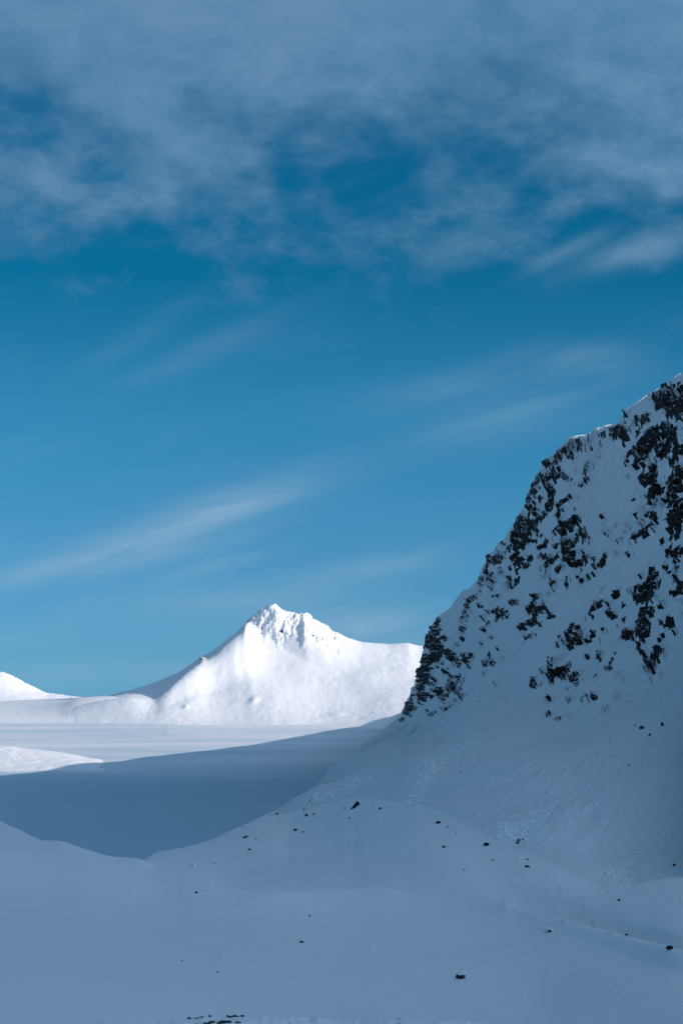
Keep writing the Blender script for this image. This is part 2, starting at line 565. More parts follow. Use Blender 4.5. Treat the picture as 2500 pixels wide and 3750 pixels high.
def broad(v, px, width=420.0):
    """a line's heights smoothed over a wide span of azimuth"""
    k = np.exp(-((px[:, None] - px[None, :]) / width) ** 2) * np.gradient(px)[None, :]
    return (k * v[None, :]).sum(1) / k.sum(1)



PX1 = 1250 + F * np.tan(az1)                                     # column position, for local tweaks
c2r, c2z = L_C2.at(az1, 70)
c3r, c3z = L_C3.at(az1, 60)
t0r, t0z = L_T0.at(az1, 50)
kr, kz = L_K.at(az1, 4)
cl_ = np.clip(PX1, -150, 2650)
c2zs = np.interp(cl_, *(lambda q: (q, broad(np.interp(q, PX1, c2z), q)))(np.linspace(-150, 2650, 280)))
gully = sstep(1780, 2000, PX1)
hump = sstep(2030, 2330, PX1)
a3 = Line([(0, 3740, 205), (1250, 3740, 246), (1900, 3740, 250), (2500, 3740, 222)]).at(az1)
knots1 = [flat(4.0, 43.0), flat(60.0, 23.0), flat(150.0, 15.5), a3, (c2r * .45 + a3[0] * .55, c2zs * .45 + a3[1] * .55), (c2r * .82 + a3[0] * .18, c2zs * .6 + (c2z * .82 + a3[1] * .18) * .4 - .15), (c2r, c2z),
          (c2r + 14 + 4 * gully, c2z - 3.4 - 1.6 * gully), (c3r, c3z), (t0r, t0z),
          (t0r + 14, t0z + 1.4 * sstep(980, 1100, PX1) * (1 - hump) - 1.0 * hump - .5 * (1 - sstep(900, 1000, PX1))),
          L_TM.at(az1, 40), L_TT.at(az1, 30), (kr, kz), (kr + 25, kz - 14), (kr + 250, kz * .3 - 20), (kr + 600, np.full_like(kr, -25.0))]
P1, V1 = sheet(az1, knots1, 1150, ease=(4, 5, 8, 9, 10))
sh1 = P1.shape[:2]
N1 = grid_normals(P1)
pts = P1.reshape(-1, 3)
rad = np.hypot(pts[:, 0], pts[:, 1])
colpx = np.repeat(PX1, sh1[1])
is_mtn = (rad > np.repeat(t0r, sh1[1]) + 4) & (colpx > 985)
mtn_amt = sstep(0, 60, rad - np.repeat(t0r, sh1[1]) - 4) * sstep(985, 1200, colpx)
nrm = N1.reshape(-1, 3)
calm = sstep(60, 160, rad)
# drifted snow: broad undulation and small wind drifts
relief = calm * (0.42 * fbm(pts * (1, 0.6, 1), 34, 3, 3) + 0.13 * fbm(pts * (0.55, 1.6, 1), 6, 4, 11, .55))
# gullies that run down the mountain
FALL = np.array([0.78, 0.12, 0.61])
along = pts @ FALL
squash = pts - 0.72 * along[:, None] * FALL
BED = np.array([0.55, 0.0, 0.83])
bedp = pts * (1.0, 0.22, 1.0)
bedp = bedp - 0.72 * (bedp @ BED)[:, None] * BED
steep = 1 - sstep(0.68, 0.82, nrm[:, 2])
comb = np.stack([pts @ (.93, -.33, 0.0), pts @ (.32, .9, .25) / 11.0, 0 * along], 1)
relief = relief + mtn_amt * (2.6 * fbm(squash, 34, 3, 21, 0.55) + steep * (2.8 * fbm(bedp, 12, 4, 22, 0.45) + 0.22 * fbm(bedp, 3.0, 3, 23)) + (1 - steep) * 0.7 * sstep(-.25, .45, fbm(pts, 45, 3, 27)) * fbm(comb, 3.2, 4, 24, .55))
# small wind drifts and half buried lumps on the foreground snow
bpx, bpy_ = project(pts)
DRIFTS = [(709, 3166, 11, 4, .5), (785, 3158, 9, 3, .35), (363, 3254, 12, 2.5, .25), (482, 3243, 7, 3, .35), (678, 3204, 9, 4, .5), (672, 3253, 20, 2.2, .22), (662, 3468, 13, 2.5, .25),
          (813, 3502, 9, 3, .3), (610, 3450, 8, 3, .22), (855, 3462, 7, 3, .22), (1358, 3478, 22, 7, .55), (1330, 3473, 40, 8, .3), (808, 3508, 16, 2.5, .2), (820, 3552, 22, 2, .2), (640, 3561, 60, 3, .16), (560, 3503, 70, 3, .16),
          (1040, 3447, 40, 3, .2), (1990, 3402, 40, 5, .3), (1655, 3572, 36, 4, .28), (1853, 3316, 16, 4, .4), (2070, 3373, 16, 4, .4), (2245, 3418, 20, 4, .4), (2180, 3377, 14, 4, .4), (480, 3728, 30, 3, .1), (305, 3727, 30, 3, .1),
          (770, 3222, 16, 4, .4), (1400, 3256, 18, 3, .3), (2470, 3195, 14, 5, .5), (2105, 3233, 12, 4, .4), (2060, 3268, 10, 3, .3), (1650, 3260, 10, 3, .2)]
for k in range(70):
    DRIFTS.append((rng.uniform(0, 2500), rng.uniform(3290, 3700), rng.uniform(8, 34), rng.uniform(2, 4), rng.uniform(.04, .14)))
dsel = (bpy_ > 3100) & (~is_mtn) & V1.ravel()
di = np.where(dsel)[0]
for cx, cy, hw, hh, amp_ in DRIFTS:
    m_ = di[(np.abs(bpx[di] - cx) < 3 * hw) & (np.abs(bpy_[di] - cy) < 3 * hh)]
    u = (bpx[m_] - cx) / hw
    relief[m_] += amp_ * np.exp(-np.where(u > 0, u * 1.8, u * .8) ** 2 - ((bpy_[m_] - cy) / hh) ** 2)
pts = pts + nrm * relief[:, None]

# --- where rock breaks through: strokes (x0, y0, x1, y1, half width, density) seen on the mountain face, per survey tile
TILES = {
    (1900, 1350, 2.6133): [
        (1400,150,1380,240,50,.6),(1350,320,1568,330,60,1),(1480,220,1568,210,50,.7),(1380,400,1540,470,30,.7),(1300,365,1340,370,12,.8),(1420,390,1568,390,20,.7),
        (990,405,1030,440,18,.6),(1010,500,1011,500,15,.7),(930,590,1010,620,50,.8),(1080,580,1130,490,30,.6),(1190,500,1230,460,30,.8),(1280,620,1380,600,60,.85),
        (1400,580,1490,590,40,.95),(1480,600,1440,720,25,.95),(1420,780,1330,840,30,.85),(1300,760,1400,740,40,.45),(1130,640,1230,540,20,.5),(1200,690,1180,760,45,.8),
        (1100,740,1101,740,12,.7),(1000,740,1010,720,15,.7),(1050,680,1051,680,10,.7),(1040,850,1090,820,35,.8),(1100,800,1160,770,25,.7),(1020,900,1030,890,15,.8),
        (1160,900,1220,850,40,.85),(1250,870,1251,870,12,.7),(1050,960,1110,930,18,.6),(1280,930,1300,1060,30,.8),(1200,1050,1230,1080,40,.9),(1270,1080,1280,1080,25,.9),
        (1035,1045,1036,1045,12,.6),(1500,720,1540,660,35,.5),(1500,800,1540,780,45,.8),(1450,890,1500,930,35,.7),(1540,980,1440,1050,40,.85),(1450,1100,1550,1080,40,.8),
        (1440,1180,1440,1250,20,.95),(1480,1180,1540,1140,40,.6),(1480,1330,1568,1300,50,.5),(1500,1450,1568,1400,55,.85),(1450,1540,1490,1560,30,.8),
        (1300,1180,1370,1140,35,.8),(1280,1250,1330,1230,35,.7),(1340,1320,1380,1270,30,.6),(1390,1200,1391,1200,15,.8),(1080,1270,1210,1210,14,.6),(1180,1335,1181,1335,15,.7),
        (1150,1410,1190,1400,18,.7),(1240,1420,1330,1390,28,.7),(1300,1460,1320,1430,25,.8),(1200,1540,1270,1530,25,.7),(780,1410,800,1410,14,.7),(820,1450,821,1450,10,.7),
        (1020,1490,1060,1540,8,.8),(480,720,500,760,25,.95),(530,730,600,690,30,.6),(440,780,490,820,30,.8),(400,790,360,880,28,.7),(570,750,620,760,25,.6),
        (570,800,571,800,14,.7),(660,690,720,650,18,.6),(780,630,800,630,22,.7),(830,550,831,550,10,.8),(700,760,701,760,15,.6),(775,715,776,715,12,.6),
        (280,910,310,950,35,.85),(340,970,341,970,14,.8),(380,960,450,1060,20,.6),(455,1060,456,1060,15,.8),(500,1100,501,1100,15,.8),(490,1030,491,1030,22,.45),
        (480,880,540,880,10,.55),(620,990,660,920,18,.7),(590,1110,650,1060,18,.65),(720,930,721,930,9,.7),(700,860,760,860,11,.6),(760,790,761,790,9,.7),(550,970,600,950,12,.45),
        (180,1040,290,1020,45,.45),(240,1070,241,1070,25,.7),(280,1110,320,1190,28,.75),(150,1160,170,1110,25,.75),(90,1260,130,1190,20,.65),(230,1250,310,1280,30,.65),
        (140,1280,190,1270,25,.42),(180,1320,181,1320,12,.6),(280,1340,281,1340,25,.55),(100,1330,200,1330,30,.45),(130,1380,200,1410,45,.7),(40,1480,130,1500,60,.88),
        (150,1540,151,1540,40,.9),(230,1400,231,1400,20,.7),(20,1420,21,1420,28,.7),(380,1330,460,1260,22,.8),(410,1345,411,1345,20,.9),(545,1240,546,1240,15,.8),
        (500,1220,501,1220,12,.55),(360,1410,400,1390,20,.7),(410,1460,411,1460,14,.7),(530,1340,531,1340,9,.7),(450,1520,560,1470,40,.75),(390,1550,430,1500,25,.6)],
    (1700, 1750, 3.136): [
        (720,520,640,600,60,.9),(790,560,820,600,45,.95),(690,640,720,600,45,.9),(570,680,600,640,25,.9),(600,740,640,760,30,.8),(540,800,580,770,25,.8),(600,830,720,730,25,.7),
        (780,750,820,700,25,.8),(860,700,900,660,15,.6),(860,800,920,770,18,.8),(940,730,941,730,20,.8),(870,830,871,830,8,.7),(400,760,450,750,18,.6),(360,830,410,850,18,.55),
        (300,920,410,900,35,.8),(320,960,380,950,30,.9),(480,870,530,840,10,.6),(260,1000,280,980,20,.7),(230,1080,240,1040,15,.8),(260,1110,320,1100,14,.9),(220,1170,310,1160,30,.95),
        (200,1220,201,1220,20,.8),(185,1290,186,1290,12,.6),(410,1040,430,1120,15,.6),(420,1110,440,1100,14,.8),(515,1040,516,1040,18,.8),(560,920,600,900,25,.7),
        (650,960,740,950,45,.75),(600,1000,590,1080,18,.7),(630,1050,631,1050,12,.7),(700,1050,740,1030,14,.6),(870,920,920,900,28,.85),(860,1010,880,1050,14,.7),(940,1000,970,990,25,.6),
        (990,920,1010,940,30,.8),(1050,920,1080,900,18,.7),(1020,640,1060,600,20,.8),(1000,720,1001,720,15,.7),(1120,610,1270,540,45,.8),(1150,700,1170,720,35,.85),(1040,790,1090,770,20,.8),
        (1180,800,1230,740,35,.9),(1100,870,1150,840,25,.8),(1210,860,1250,850,30,.85),(1300,870,1301,870,20,.6),(1160,940,1200,960,35,.8),(1080,1050,1110,1040,30,.85),(1010,1010,1011,1010,12,.7),
        (1280,650,1350,610,25,.55),(1390,670,1391,670,25,.85),(1320,720,1440,710,25,.45),(1360,860,1361,860,15,.6),(1280,990,1340,1000,30,.5),(1220,1045,1221,1045,10,.7),(1330,1060,1331,1060,12,.55),
        (1370,950,1470,930,25,.7),(1340,1180,1341,1180,14,.8),(940,1100,960,1090,20,.8),(890,1160,910,1150,14,.6),(970,1140,971,1140,12,.6),(1030,1210,1031,1210,35,.8),(1180,1150,1150,1190,16,.6),
        (1210,1160,1211,1160,15,.7),(1290,1130,1291,1130,20,.45),(1120,1280,1220,1230,10,.6),(1040,1290,1041,1290,18,.55),(500,1150,520,1140,12,.7),(500,1210,501,1210,12,.7),(540,1230,600,1190,25,.85),
        (520,1280,521,1280,14,.7),(630,1140,631,1140,12,.7),(450,1250,451,1250,12,.8),(340,1225,341,1225,10,.7),(305,1275,306,1275,16,.8),(290,1320,291,1320,9,.7),(310,1440,400,1350,14,.6),
        (430,1430,431,1430,9,.6),(540,1440,590,1420,20,.7),(640,1450,641,1450,10,.6),(840,1380,850,1400,28,.9),(810,1450,811,1450,20,.6),(800,1530,920,1490,38,.9),(970,1390,971,1390,10,.8),
        (965,1340,966,1340,8,.7),(930,1450,931,1450,10,.7),(40,1410,130,1370,18,.6),(30,1470,31,1470,20,.6),(165,1460,166,1460,18,.9),(20,1540,60,1550,20,.6),(340,1540,440,1545,35,.85),(280,1540,281,1540,15,.7)],
    (2100, 1850, 3.92): [
        (390,155,391,155,20,.9),(440,220,441,220,15,.7),(415,290,416,290,10,.7),(390,390,391,390,15,.55),(480,410,481,410,25,.6),(610,300,611,300,15,.45),(740,270,820,360,8,.9),(630,380,720,400,14,.45),
        (545,540,590,550,18,.8),(540,490,541,490,9,.8),(620,510,680,510,22,.6),(940,160,990,150,25,.8),(1000,40,1001,40,20,.6),(1090,30,1091,30,20,.55),(1160,110,1200,170,30,.75),(1150,240,1151,240,25,.8),
        (1080,160,1081,160,20,.6),(1000,245,1001,245,15,.8),(955,275,956,275,10,.7),(1070,340,1130,340,28,.8),(880,450,960,450,35,.95),(970,470,1100,390,16,.9),(840,540,880,520,25,.9),(970,370,971,370,15,.7),
        (750,690,790,720,18,.8),(860,690,861,690,15,.55),(850,830,851,830,10,.7),(880,820,881,820,15,.6),(620,700,621,700,14,.8),(760,830,761,830,8,.7),(440,690,460,720,22,.8),(430,780,380,870,28,.92),
        (290,870,340,870,20,.95),(300,940,301,940,12,.55),(190,1050,310,980,16,.95),(100,1100,130,1070,20,.9),(150,790,260,780,25,.7),(220,740,221,740,12,.7),(130,680,131,680,15,.6),(40,690,41,690,20,.7),
        (20,840,60,860,30,.5),(90,940,91,940,12,.7),(40,1020,41,1020,20,.6),(1410,50,1450,30,25,.55),(1460,210,1540,160,70,.9),(1400,330,1420,400,35,.95),(1480,340,1440,430,40,.8),(1550,50,1551,50,20,.9),
        (1400,210,1401,210,20,.8),(1350,230,1351,230,10,.8),(1400,510,1420,480,25,.8),(1280,500,1260,550,15,.6),(1370,680,1420,660,40,.9),(1480,660,1568,640,50,.95),(1480,760,1520,720,40,.9),(1330,760,1331,760,15,.6),
        (1300,860,1320,920,25,.75),(1440,860,1441,860,20,.8),(1480,900,1530,950,20,.7),(1370,1000,1400,980,25,.8),(1460,1010,1461,1010,25,.9),(1530,850,1531,850,25,.55),(1130,940,1100,1050,35,.95),(1180,990,1181,990,30,.8),
        (1080,1080,1081,1080,20,.9),(970,1020,971,1020,25,.6),(1050,1200,1000,1340,70,.95),(1150,1130,1120,1330,50,.9),(1220,1070,1221,1070,20,.6),(930,1200,950,1180,40,.8),(880,1310,881,1310,40,.85),(930,1400,931,1400,25,.8),
        (1190,1350,1191,1350,18,.6),(1420,1250,1560,1240,40,.85),(1540,1180,1541,1180,25,.8),(1450,1340,1451,1340,20,.7),(1480,1130,1568,1100,40,.5),(1540,1380,1541,1380,25,.6),(1240,1500,1290,1420,25,.9),(1000,1520,1060,1500,40,.8),
        (1120,1470,1121,1470,14,.9),(450,1120,451,1120,20,.4),(460,1170,461,1170,12,.8),(400,1210,401,1210,14,.7),(670,1160,671,1160,12,.8),(790,1110,791,1110,12,.9),(790,1220,820,1190,14,.9),(600,1310,650,1260,25,.95),
        (570,1340,571,1340,12,.95),(270,1480,271,1480,25,.9),(300,1420,301,1420,20,.8),(350,1380,430,1370,18,.6),(490,1440,520,1450,22,.8),(530,1510,531,1510,30,.6),(230,1560,231,1560,25,.9),(760,1480,761,1480,15,.55),(700,1440,701,1440,30,.35)],
    (1420, 2150, 3.136): [
        (580,370,570,420,22,.9),(540,480,530,560,35,.85),(490,600,560,620,45,.9),(450,680,451,680,30,.8),(600,480,601,480,15,.55),(640,590,641,590,30,.9),(660,560,690,600,15,.55),(540,680,600,690,50,.9),(640,740,700,740,30,.8),
        (590,760,520,860,45,.85),(450,790,420,850,30,.75),(470,900,430,1060,45,.9),(380,960,350,1010,28,.85),(340,1080,360,1080,15,.9),(620,880,660,840,14,.55),(575,920,576,920,10,.8),(510,1000,560,980,8,.5),(660,960,661,960,30,.95),
        (650,1000,651,1000,9,.9),(370,1140,340,1180,25,.8),(400,1150,401,1150,20,.7),(540,1060,560,1080,25,.85),(480,1105,481,1105,18,.9),(510,1120,511,1120,20,.8),(710,800,720,840,18,.85),(730,780,760,770,14,.6),(790,830,810,880,30,.85),
        (740,900,741,900,20,.7),(880,780,900,840,30,.8),(960,780,980,790,20,.55),(900,850,940,830,25,.7),(940,900,941,900,20,.45),(700,1020,701,1020,25,.55),(740,1090,800,1070,45,.85),(690,1140,740,1150,40,.8),(600,1190,630,1250,35,.85),
        (800,1190,830,1190,35,.85),(850,1250,851,1250,30,.85),(770,1300,771,1300,15,.9),(640,1310,641,1310,15,.7),(510,1260,511,1260,25,.6),(530,1180,531,1180,25,.55),(660,1250,661,1250,20,.55),(390,1220,420,1270,40,.9),(370,1320,371,1320,20,.9),
        (480,1210,481,1210,10,.7),(290,1250,270,1320,20,.8),(230,1360,290,1380,35,.85),(200,1440,240,1420,25,.85),(310,1400,311,1400,20,.8),(150,1540,180,1510,12,.85),(260,1480,261,1480,12,.6),(400,1350,401,1350,10,.7),(455,1420,456,1420,16,.6),
        (490,1455,520,1455,12,.8),(550,1430,551,1430,9,.6),(640,1400,700,1370,20,.7),(740,1350,741,1350,10,.8),(470,1475,471,1475,9,.7),(910,220,911,220,12,.75),(870,290,890,270,14,.6),(940,292,941,292,12,.6),(880,370,881,370,30,.6),
        (870,410,871,410,20,.6),(970,140,1000,120,14,.6),(860,490,870,480,20,.85),(850,560,851,560,14,.8),(870,600,871,600,18,.7),(805,660,806,660,10,.8),(1045,210,1046,210,18,.95),(1075,222,1076,222,12,.8),(1090,350,1091,350,25,.6),
        (1160,290,1161,290,16,.6),(1260,290,1290,310,48,.95),(1320,350,1390,325,14,.95),(1240,380,1241,380,18,.8),(1160,420,1161,420,22,.9),(1090,500,1140,500,25,.6),(1380,385,1381,385,10,.6),(1530,460,1531,460,28,.95),(1150,590,1200,570,14,.55),
        (1080,640,1081,640,15,.45),(1070,690,1071,690,12,.45),(1260,700,1261,700,20,.6),(1155,770,1156,770,20,.7),(1160,800,1161,800,14,.7),(1100,870,1200,870,30,.75),(1315,825,1316,825,10,.9),(1260,790,1261,790,8,.6),(1080,1005,1120,985,8,.8),
        (1240,1125,1241,1125,8,.9),(1165,1150,1166,1150,5,.9),(1230,120,1280,100,16,.8),(1220,150,1221,150,10,.7),(1190,190,1191,190,8,.7),(1310,175,1311,175,8,.7),(1410,180,1440,180,22,.8),(1510,195,1511,195,10,.7)],
    (1900, 2150, 2.6133): [
        (150,300,220,260,16,.9),(0,390,130,340,22,.9),(60,480,150,460,14,.8),(200,350,201,350,20,.55),(300,260,301,260,40,.45),(30,540,31,540,7,.9),(290,110,291,110,8,.8),(700,200,800,140,12,.7),(680,260,681,260,14,.8),(870,250,900,280,25,.75),
        (1000,310,1001,310,18,.8),(940,370,941,370,14,.8),(540,350,541,350,12,.8),(600,320,630,310,14,.55),(700,300,701,300,10,.55),(500,380,501,380,25,.7),(560,410,561,410,25,.8),(550,490,551,490,60,.95),(640,430,700,440,30,.6),(650,520,651,520,25,.55),
        (510,570,511,570,30,.85),(450,430,451,430,14,.8),(410,500,411,500,30,.9),(370,560,371,560,20,.9),(790,410,791,410,18,.8),(830,425,831,425,12,.6),(770,480,770,570,5,.9),(880,535,881,535,8,.7),(620,640,660,670,14,.8),(690,600,691,600,18,.7),
        (760,620,770,690,18,.7),(780,690,781,690,20,.7),(740,730,741,730,8,.7),(890,690,891,690,14,.9),(820,770,870,770,18,.7),(860,740,861,740,18,.55),(920,640,921,640,10,.55),(290,690,300,740,22,.95),(280,800,280,850,15,.9),(330,800,420,820,40,.9),
        (400,860,440,830,25,.9),(470,740,471,740,22,.85),(460,790,461,790,20,.8),(300,900,301,900,20,.9),(220,810,221,810,20,.55),(350,690,351,690,10,.7),(410,670,411,670,10,.7),(150,920,151,920,35,.75),(210,910,211,910,15,.8),(540,830,520,870,25,.95),
        (570,820,571,820,15,.9),(465,840,475,890,6,.8),(540,920,541,920,18,.85),(600,900,601,900,10,.7),(470,970,471,970,7,.7),(730,860,731,860,14,.95),(735,810,736,810,10,.55),(990,890,991,890,9,.9),(910,830,960,850,8,.45),(925,985,926,985,10,.6),
        (910,1060,911,1060,10,.7),(940,1050,941,1050,8,.7),(1190,300,1180,440,45,.95),(1240,230,1241,230,30,.8),(1140,560,1150,620,14,.95),(1180,560,1181,560,25,.7),(1200,640,1201,640,25,.6),(1280,250,1281,250,14,.8),(1350,200,1380,170,18,.8),(1350,340,1351,340,20,.8),
        (1040,450,1041,450,40,.58),(1100,480,1101,480,25,.6),(980,500,981,500,18,.7),(1110,400,1111,400,8,.9),(1430,300,1431,300,25,.45),(1450,380,1451,380,40,.58),(1490,440,1491,440,15,.8),(1370,470,1330,510,20,.8),(1410,520,1411,520,15,.6),(1340,600,1320,670,30,.9),
        (1280,650,1281,650,25,.6),(1240,720,1241,720,25,.7),(1270,780,1271,780,22,.9),(1220,800,1221,800,18,.8),(1350,690,1380,680,18,.45),(1270,880,1330,855,16,.95),(480,1075,481,1075,22,.95),(620,1070,720,1045,22,.8),(690,1095,691,1095,10,.8),
        (260,1080,300,1080,10,.6),(240,1060,241,1060,8,.7),(280,1225,281,1225,22,.6),(320,1275,430,1240,12,.6),(490,1235,491,1235,10,.55),(800,1190,801,1190,12,.55),(780,1160,860,1160,6,.5),(1540,250,1541,250,15,.7)],
}
strokes = []
for (ox, oy, s), lst in TILES.items():
    for x0, y0, x1, y1, hw, d in lst:
        strokes.append((ox + x0 / s, oy + y0 / s, ox + x1 / s, oy + y1 / s, hw / s, d))

vpx, vpy = project(pts)
vpx2, vpy2 = vpx.reshape(sh1), vpy.reshape(sh1)
facing = V1 & (vpx2 > 1300)
wob1 = np.zeros(sh1)
sel = facing.ravel()
wob = np.zeros(len(pts))
wob[sel] = fbm(bedp[sel], 4.0, 3, 31)
wob2 = wob.reshape(sh1)
mask = np.zeros(sh1)
owner = np.full(sh1, -1, dtype=np.int32)
for k, (x0, y0, x1, y1, hw, d) in enumerate(strokes):
    big = hw * 3.0 + 6
    cc = np.where((PX1 > min(x0, x1) - big - 60) & (PX1 < max(x0, x1) + big + 60))[0]
    if not len(cc):
        continue
    c0, c1 = cc[0], cc[-1] + 1
    X_, Y_ = vpx2[c0:c1], vpy2[c0:c1]
    m = facing[c0:c1] & (X_ > min(x0, x1) - big) & (X_ < max(x0, x1) + big) & (Y_ > min(y0, y1) - big) & (Y_ < max(y0, y1) + big)
    xs, ys = X_[m], Y_[m]
    ux, uy = x1 - x0, y1 - y0
    tt = np.clip(((xs - x0) * ux + (ys - y0) * uy) / (ux * ux + uy * uy), 0, 1)
    dist = np.hypot(xs - x0 - tt * ux, ys - y0 - tt * uy)
    q = dist / hw + wob2[c0:c1][m] * 0.65
    val = np.maximum(d * (1 - sstep(0.85, 1.55, q)), 0.08 * (1 - sstep(1.2, 2.4, q)))
    sub, own = mask[c0:c1], owner[c0:c1]
    better = np.zeros_like(m)
    better[m] = val > sub[m]
    full = np.zeros(m.shape)
    full[m] = val
    sub[better] = full[better]
    own[better] = k
mask = mask.ravel()
owner = owner.ravel()
rk = mask > 0.02
bl = np.zeros(len(pts))
bl[rk] = 1.0 * 0.8 * blocks(bedp[rk], 2.6, 5) + 0.6 * blocks(bedp[rk], 1.0, 9)
gate = sstep(0.05, 0.6, mask)
out = gate * (0.6 + 1.5 * bl)
pts = pts + nrm * np.maximum(out, -0.6)[:, None]
G1 = pts.reshape(*sh1, 3)
Nd = grid_normals(G1).reshape(-1, 3)
bz = bedp[rk]
fine = np.zeros(len(pts))
fine[rk] = 0.85 * fbm(bz, 1.3, 3, 41, .65) + 1.25 * fbm(bz, 0.6, 2, 43)
score = mask * 1.30 - 0.33 + 0.36 * wob + fine - 1.0 * np.clip(Nd[:, 2] - nrm[:, 2] - 0.04, 0, 0.4)
score[~rk] = -1
Q1 = quads(sh1)
fscore = score[Q1].mean(1)
rock_f = fscore > 0
mt_f = is_mtn[Q1].sum(1) >= 2

snowfield = mesh_object('snow_ground', pts, Q1[~mt_f], SNOW_FIELD)
tag(snowfield, 'smooth shaded foreground snowfield with low drifted crests and scattered stones', 'snowfield', kind='structure')
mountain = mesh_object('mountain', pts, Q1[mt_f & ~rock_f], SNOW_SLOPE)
tag(mountain, 'steep shaded mountain with black rock breaking through its snow', 'mountain', kind='structure')
# every outcrop is a part of its own; the smallest ones are joined
own_f = owner[Q1].max(1)
own_f[~(mt_f & rock_f)] = -1
ids, cnt = np.unique(own_f[own_f >= 0], return_counts=True)
order = ids[np.argsort(-cnt)]
cmin = np.sort(-cnt)
big_ids = [i for i, c in zip(order, -cmin) if c > 60][:290]
for i in big_ids:
    mesh_object('rock_outcrop', pts, Q1[own_f == i], ROCK, mountain, smooth=False)
rest = (mt_f & rock_f) & ~np.isin(own_f, big_ids)
if rest.any():
    tag(mesh_object('rock_fragments', pts, Q1[rest], ROCK, mountain, smooth=False), kind='stuff')

# ------------------------------------------------------------------ valley plain, reaching the horizon
az2 = columns(-150, 2650, 320, tuple(range(-180, -12, 6)) + (-12,), (12,) + tuple(range(18, 181, 6)))
flat2 = lambda r, z: (np.full_like(az2, r), np.full_like(az2, z))
plain_far = Line([(-100, 2648, 2050), (200, 2646, 2050), (500, 2646, 2040), (800, 2655, 2000), (1100, 2658, 1975), (1300, 2648, 2080), (1450, 2634, 2270), (2600, 2655, 2000)])
saddle = Line([(-100, 2572, 2700), (0, 2566, 2700), (150, 2560, 2680), (300, 2557, 2650), (420, 2552, 2620), (520, 2570, 2600), (700, 2640, 2600), (2600, 2640, 2600)])
mid = Line([(-100, 2612, 2200), (80, 2603, 2190), (200, 2588, 2170), (300, 2565, 2145), (420, 2554, 2135), (500, 2565, 2130), (600, 2632, 2200), (800, 2670, 2200), (1100, 2670, 2200), (1300, 2660, 2250), (1450, 2650, 2400), (2600, 2655, 2300)])
s_r, s_z = saddle.at(az2)
P2, V2 = sheet(az2, [flat2(3, -1), flat2(400, -.5), flat2(900, 0), flat2(1500, 0.0), plain_far.at(az2), mid.at(az2), (s_r, s_z), (s_r + 300, s_z - 25),
                     flat2(6000, -80), flat2(40000, -1000)], 330, hidden=.05)
p2 = P2.reshape(-1, 3)
r2 = np.hypot(p2[:, 0], p2[:, 1])
amp = sstep(900, 1400, r2) * (1 - sstep(3000, 4000, r2))
p2[:, 2] += amp * (3.0 * fbm(p2 * (1, .55, 0), 170, 2, 51, .35) + 0.15 * fbm(p2 * (1, .4, 0), 16, 3, 53))
Q2 = quads(P2.shape[:2])
far2 = (r2 > np.repeat(plain_far.at(az2)[0], P2.shape[1]) - 1)[Q2].all(1) & (p2[Q2].mean(1)[:, 1] > 0)
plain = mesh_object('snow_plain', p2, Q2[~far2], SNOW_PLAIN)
saddle_o = mesh_object('snow_saddle', p2, Q2[far2], SNOW_PEAK)
tag(saddle_o, 'gently rising sunlit snow saddle between the left ridge and the peak', 'snow saddle', kind='structure')
tag(plain, 'flat snow covered valley floor, teal in shadow and sunlit farther off', 'valley floor', kind='structure')

# ------------------------------------------------------------------ the sunlit peak
PK = [(250, 2562, 2620), (300, 2558, 2600), (400, 2546, 2520), (450, 2532, 2470), (480, 2526, 2450), (540, 2508, 2420), (600, 2485, 2400), (664, 2456, 2390),
      (728, 2411, 2370), (779, 2380, 2350), (810, 2357, 2340), (855, 2325, 2325), (881, 2300, 2315), (912, 2278, 2308), (944, 2246, 2304), (964, 2230, 2302),
      (989, 2217, 2300), (1008, 2217, 2300), (1034, 2238, 2300), (1066, 2246, 2300), (1091, 2253, 2300), (1123, 2252, 2302), (1148, 2274, 2305),
      (1174, 2281, 2308), (1193, 2297, 2311), (1212, 2316, 2315), (1238, 2325, 2318), (1276, 2338, 2324), (1321, 2351, 2330), (1365, 2355, 2336), (1423, 2359, 2345),
      (1461, 2356, 2350), (1493, 2354, 2355), (1525, 2362, 2360), (1557, 2366, 2365), (1700, 2380, 2380), (1900, 2450, 2400)]
L_PK = Line(PK, smooth=False)
L_PA = Line([(170, 2590, 2130), (250, 2572, 2125), (300, 2562, 2120), (400, 2551, 2105), (470, 2549, 2096), (520, 2556, 2092), (556, 2560, 2092), (607, 2532, 2102), (663, 2482, 2137), (714, 2442, 2166), (779, 2402, 2203), (820, 2364, 2228),
             (870, 2322, 2255), (905, 2289, 2283), (950, 2318, 2273), (1000, 2352, 2256), (1050, 2385, 2236), (1120, 2425, 2206), (1200, 2462, 2180), (1300, 2487, 2160), (1450, 2510, 2130), (1600, 2510, 2130), (1900, 2530, 2130)])
L_PB = Line([(250, 2646, 2005), (400, 2646, 2005), (500, 2647, 2000), (600, 2648, 1995), (800, 2655, 1985), (1000, 2660, 1960), (1150, 2660, 1960), (1300, 2652, 1960), (1450, 2640, 1950), (1600, 2630, 1950), (1900, 2630, 1950)])
az3 = columns(170, 1850, 620)
b_r, b_z = L_PB.at(az3)
k_r, k_z = L_PK.at(az3, 30)
sm_ = np.exp(-np.linspace(-2, 2, 13) ** 2)
k_z = np.convolve(np.pad(k_z, 6, mode='edge'), sm_ / sm_.sum(), mode='valid')
a_r, a_z = L_PA.at(az3, 4)
PX3 = 1250 + F * np.tan(az3)
fade = 1 - sstep(170, 600, PX3)
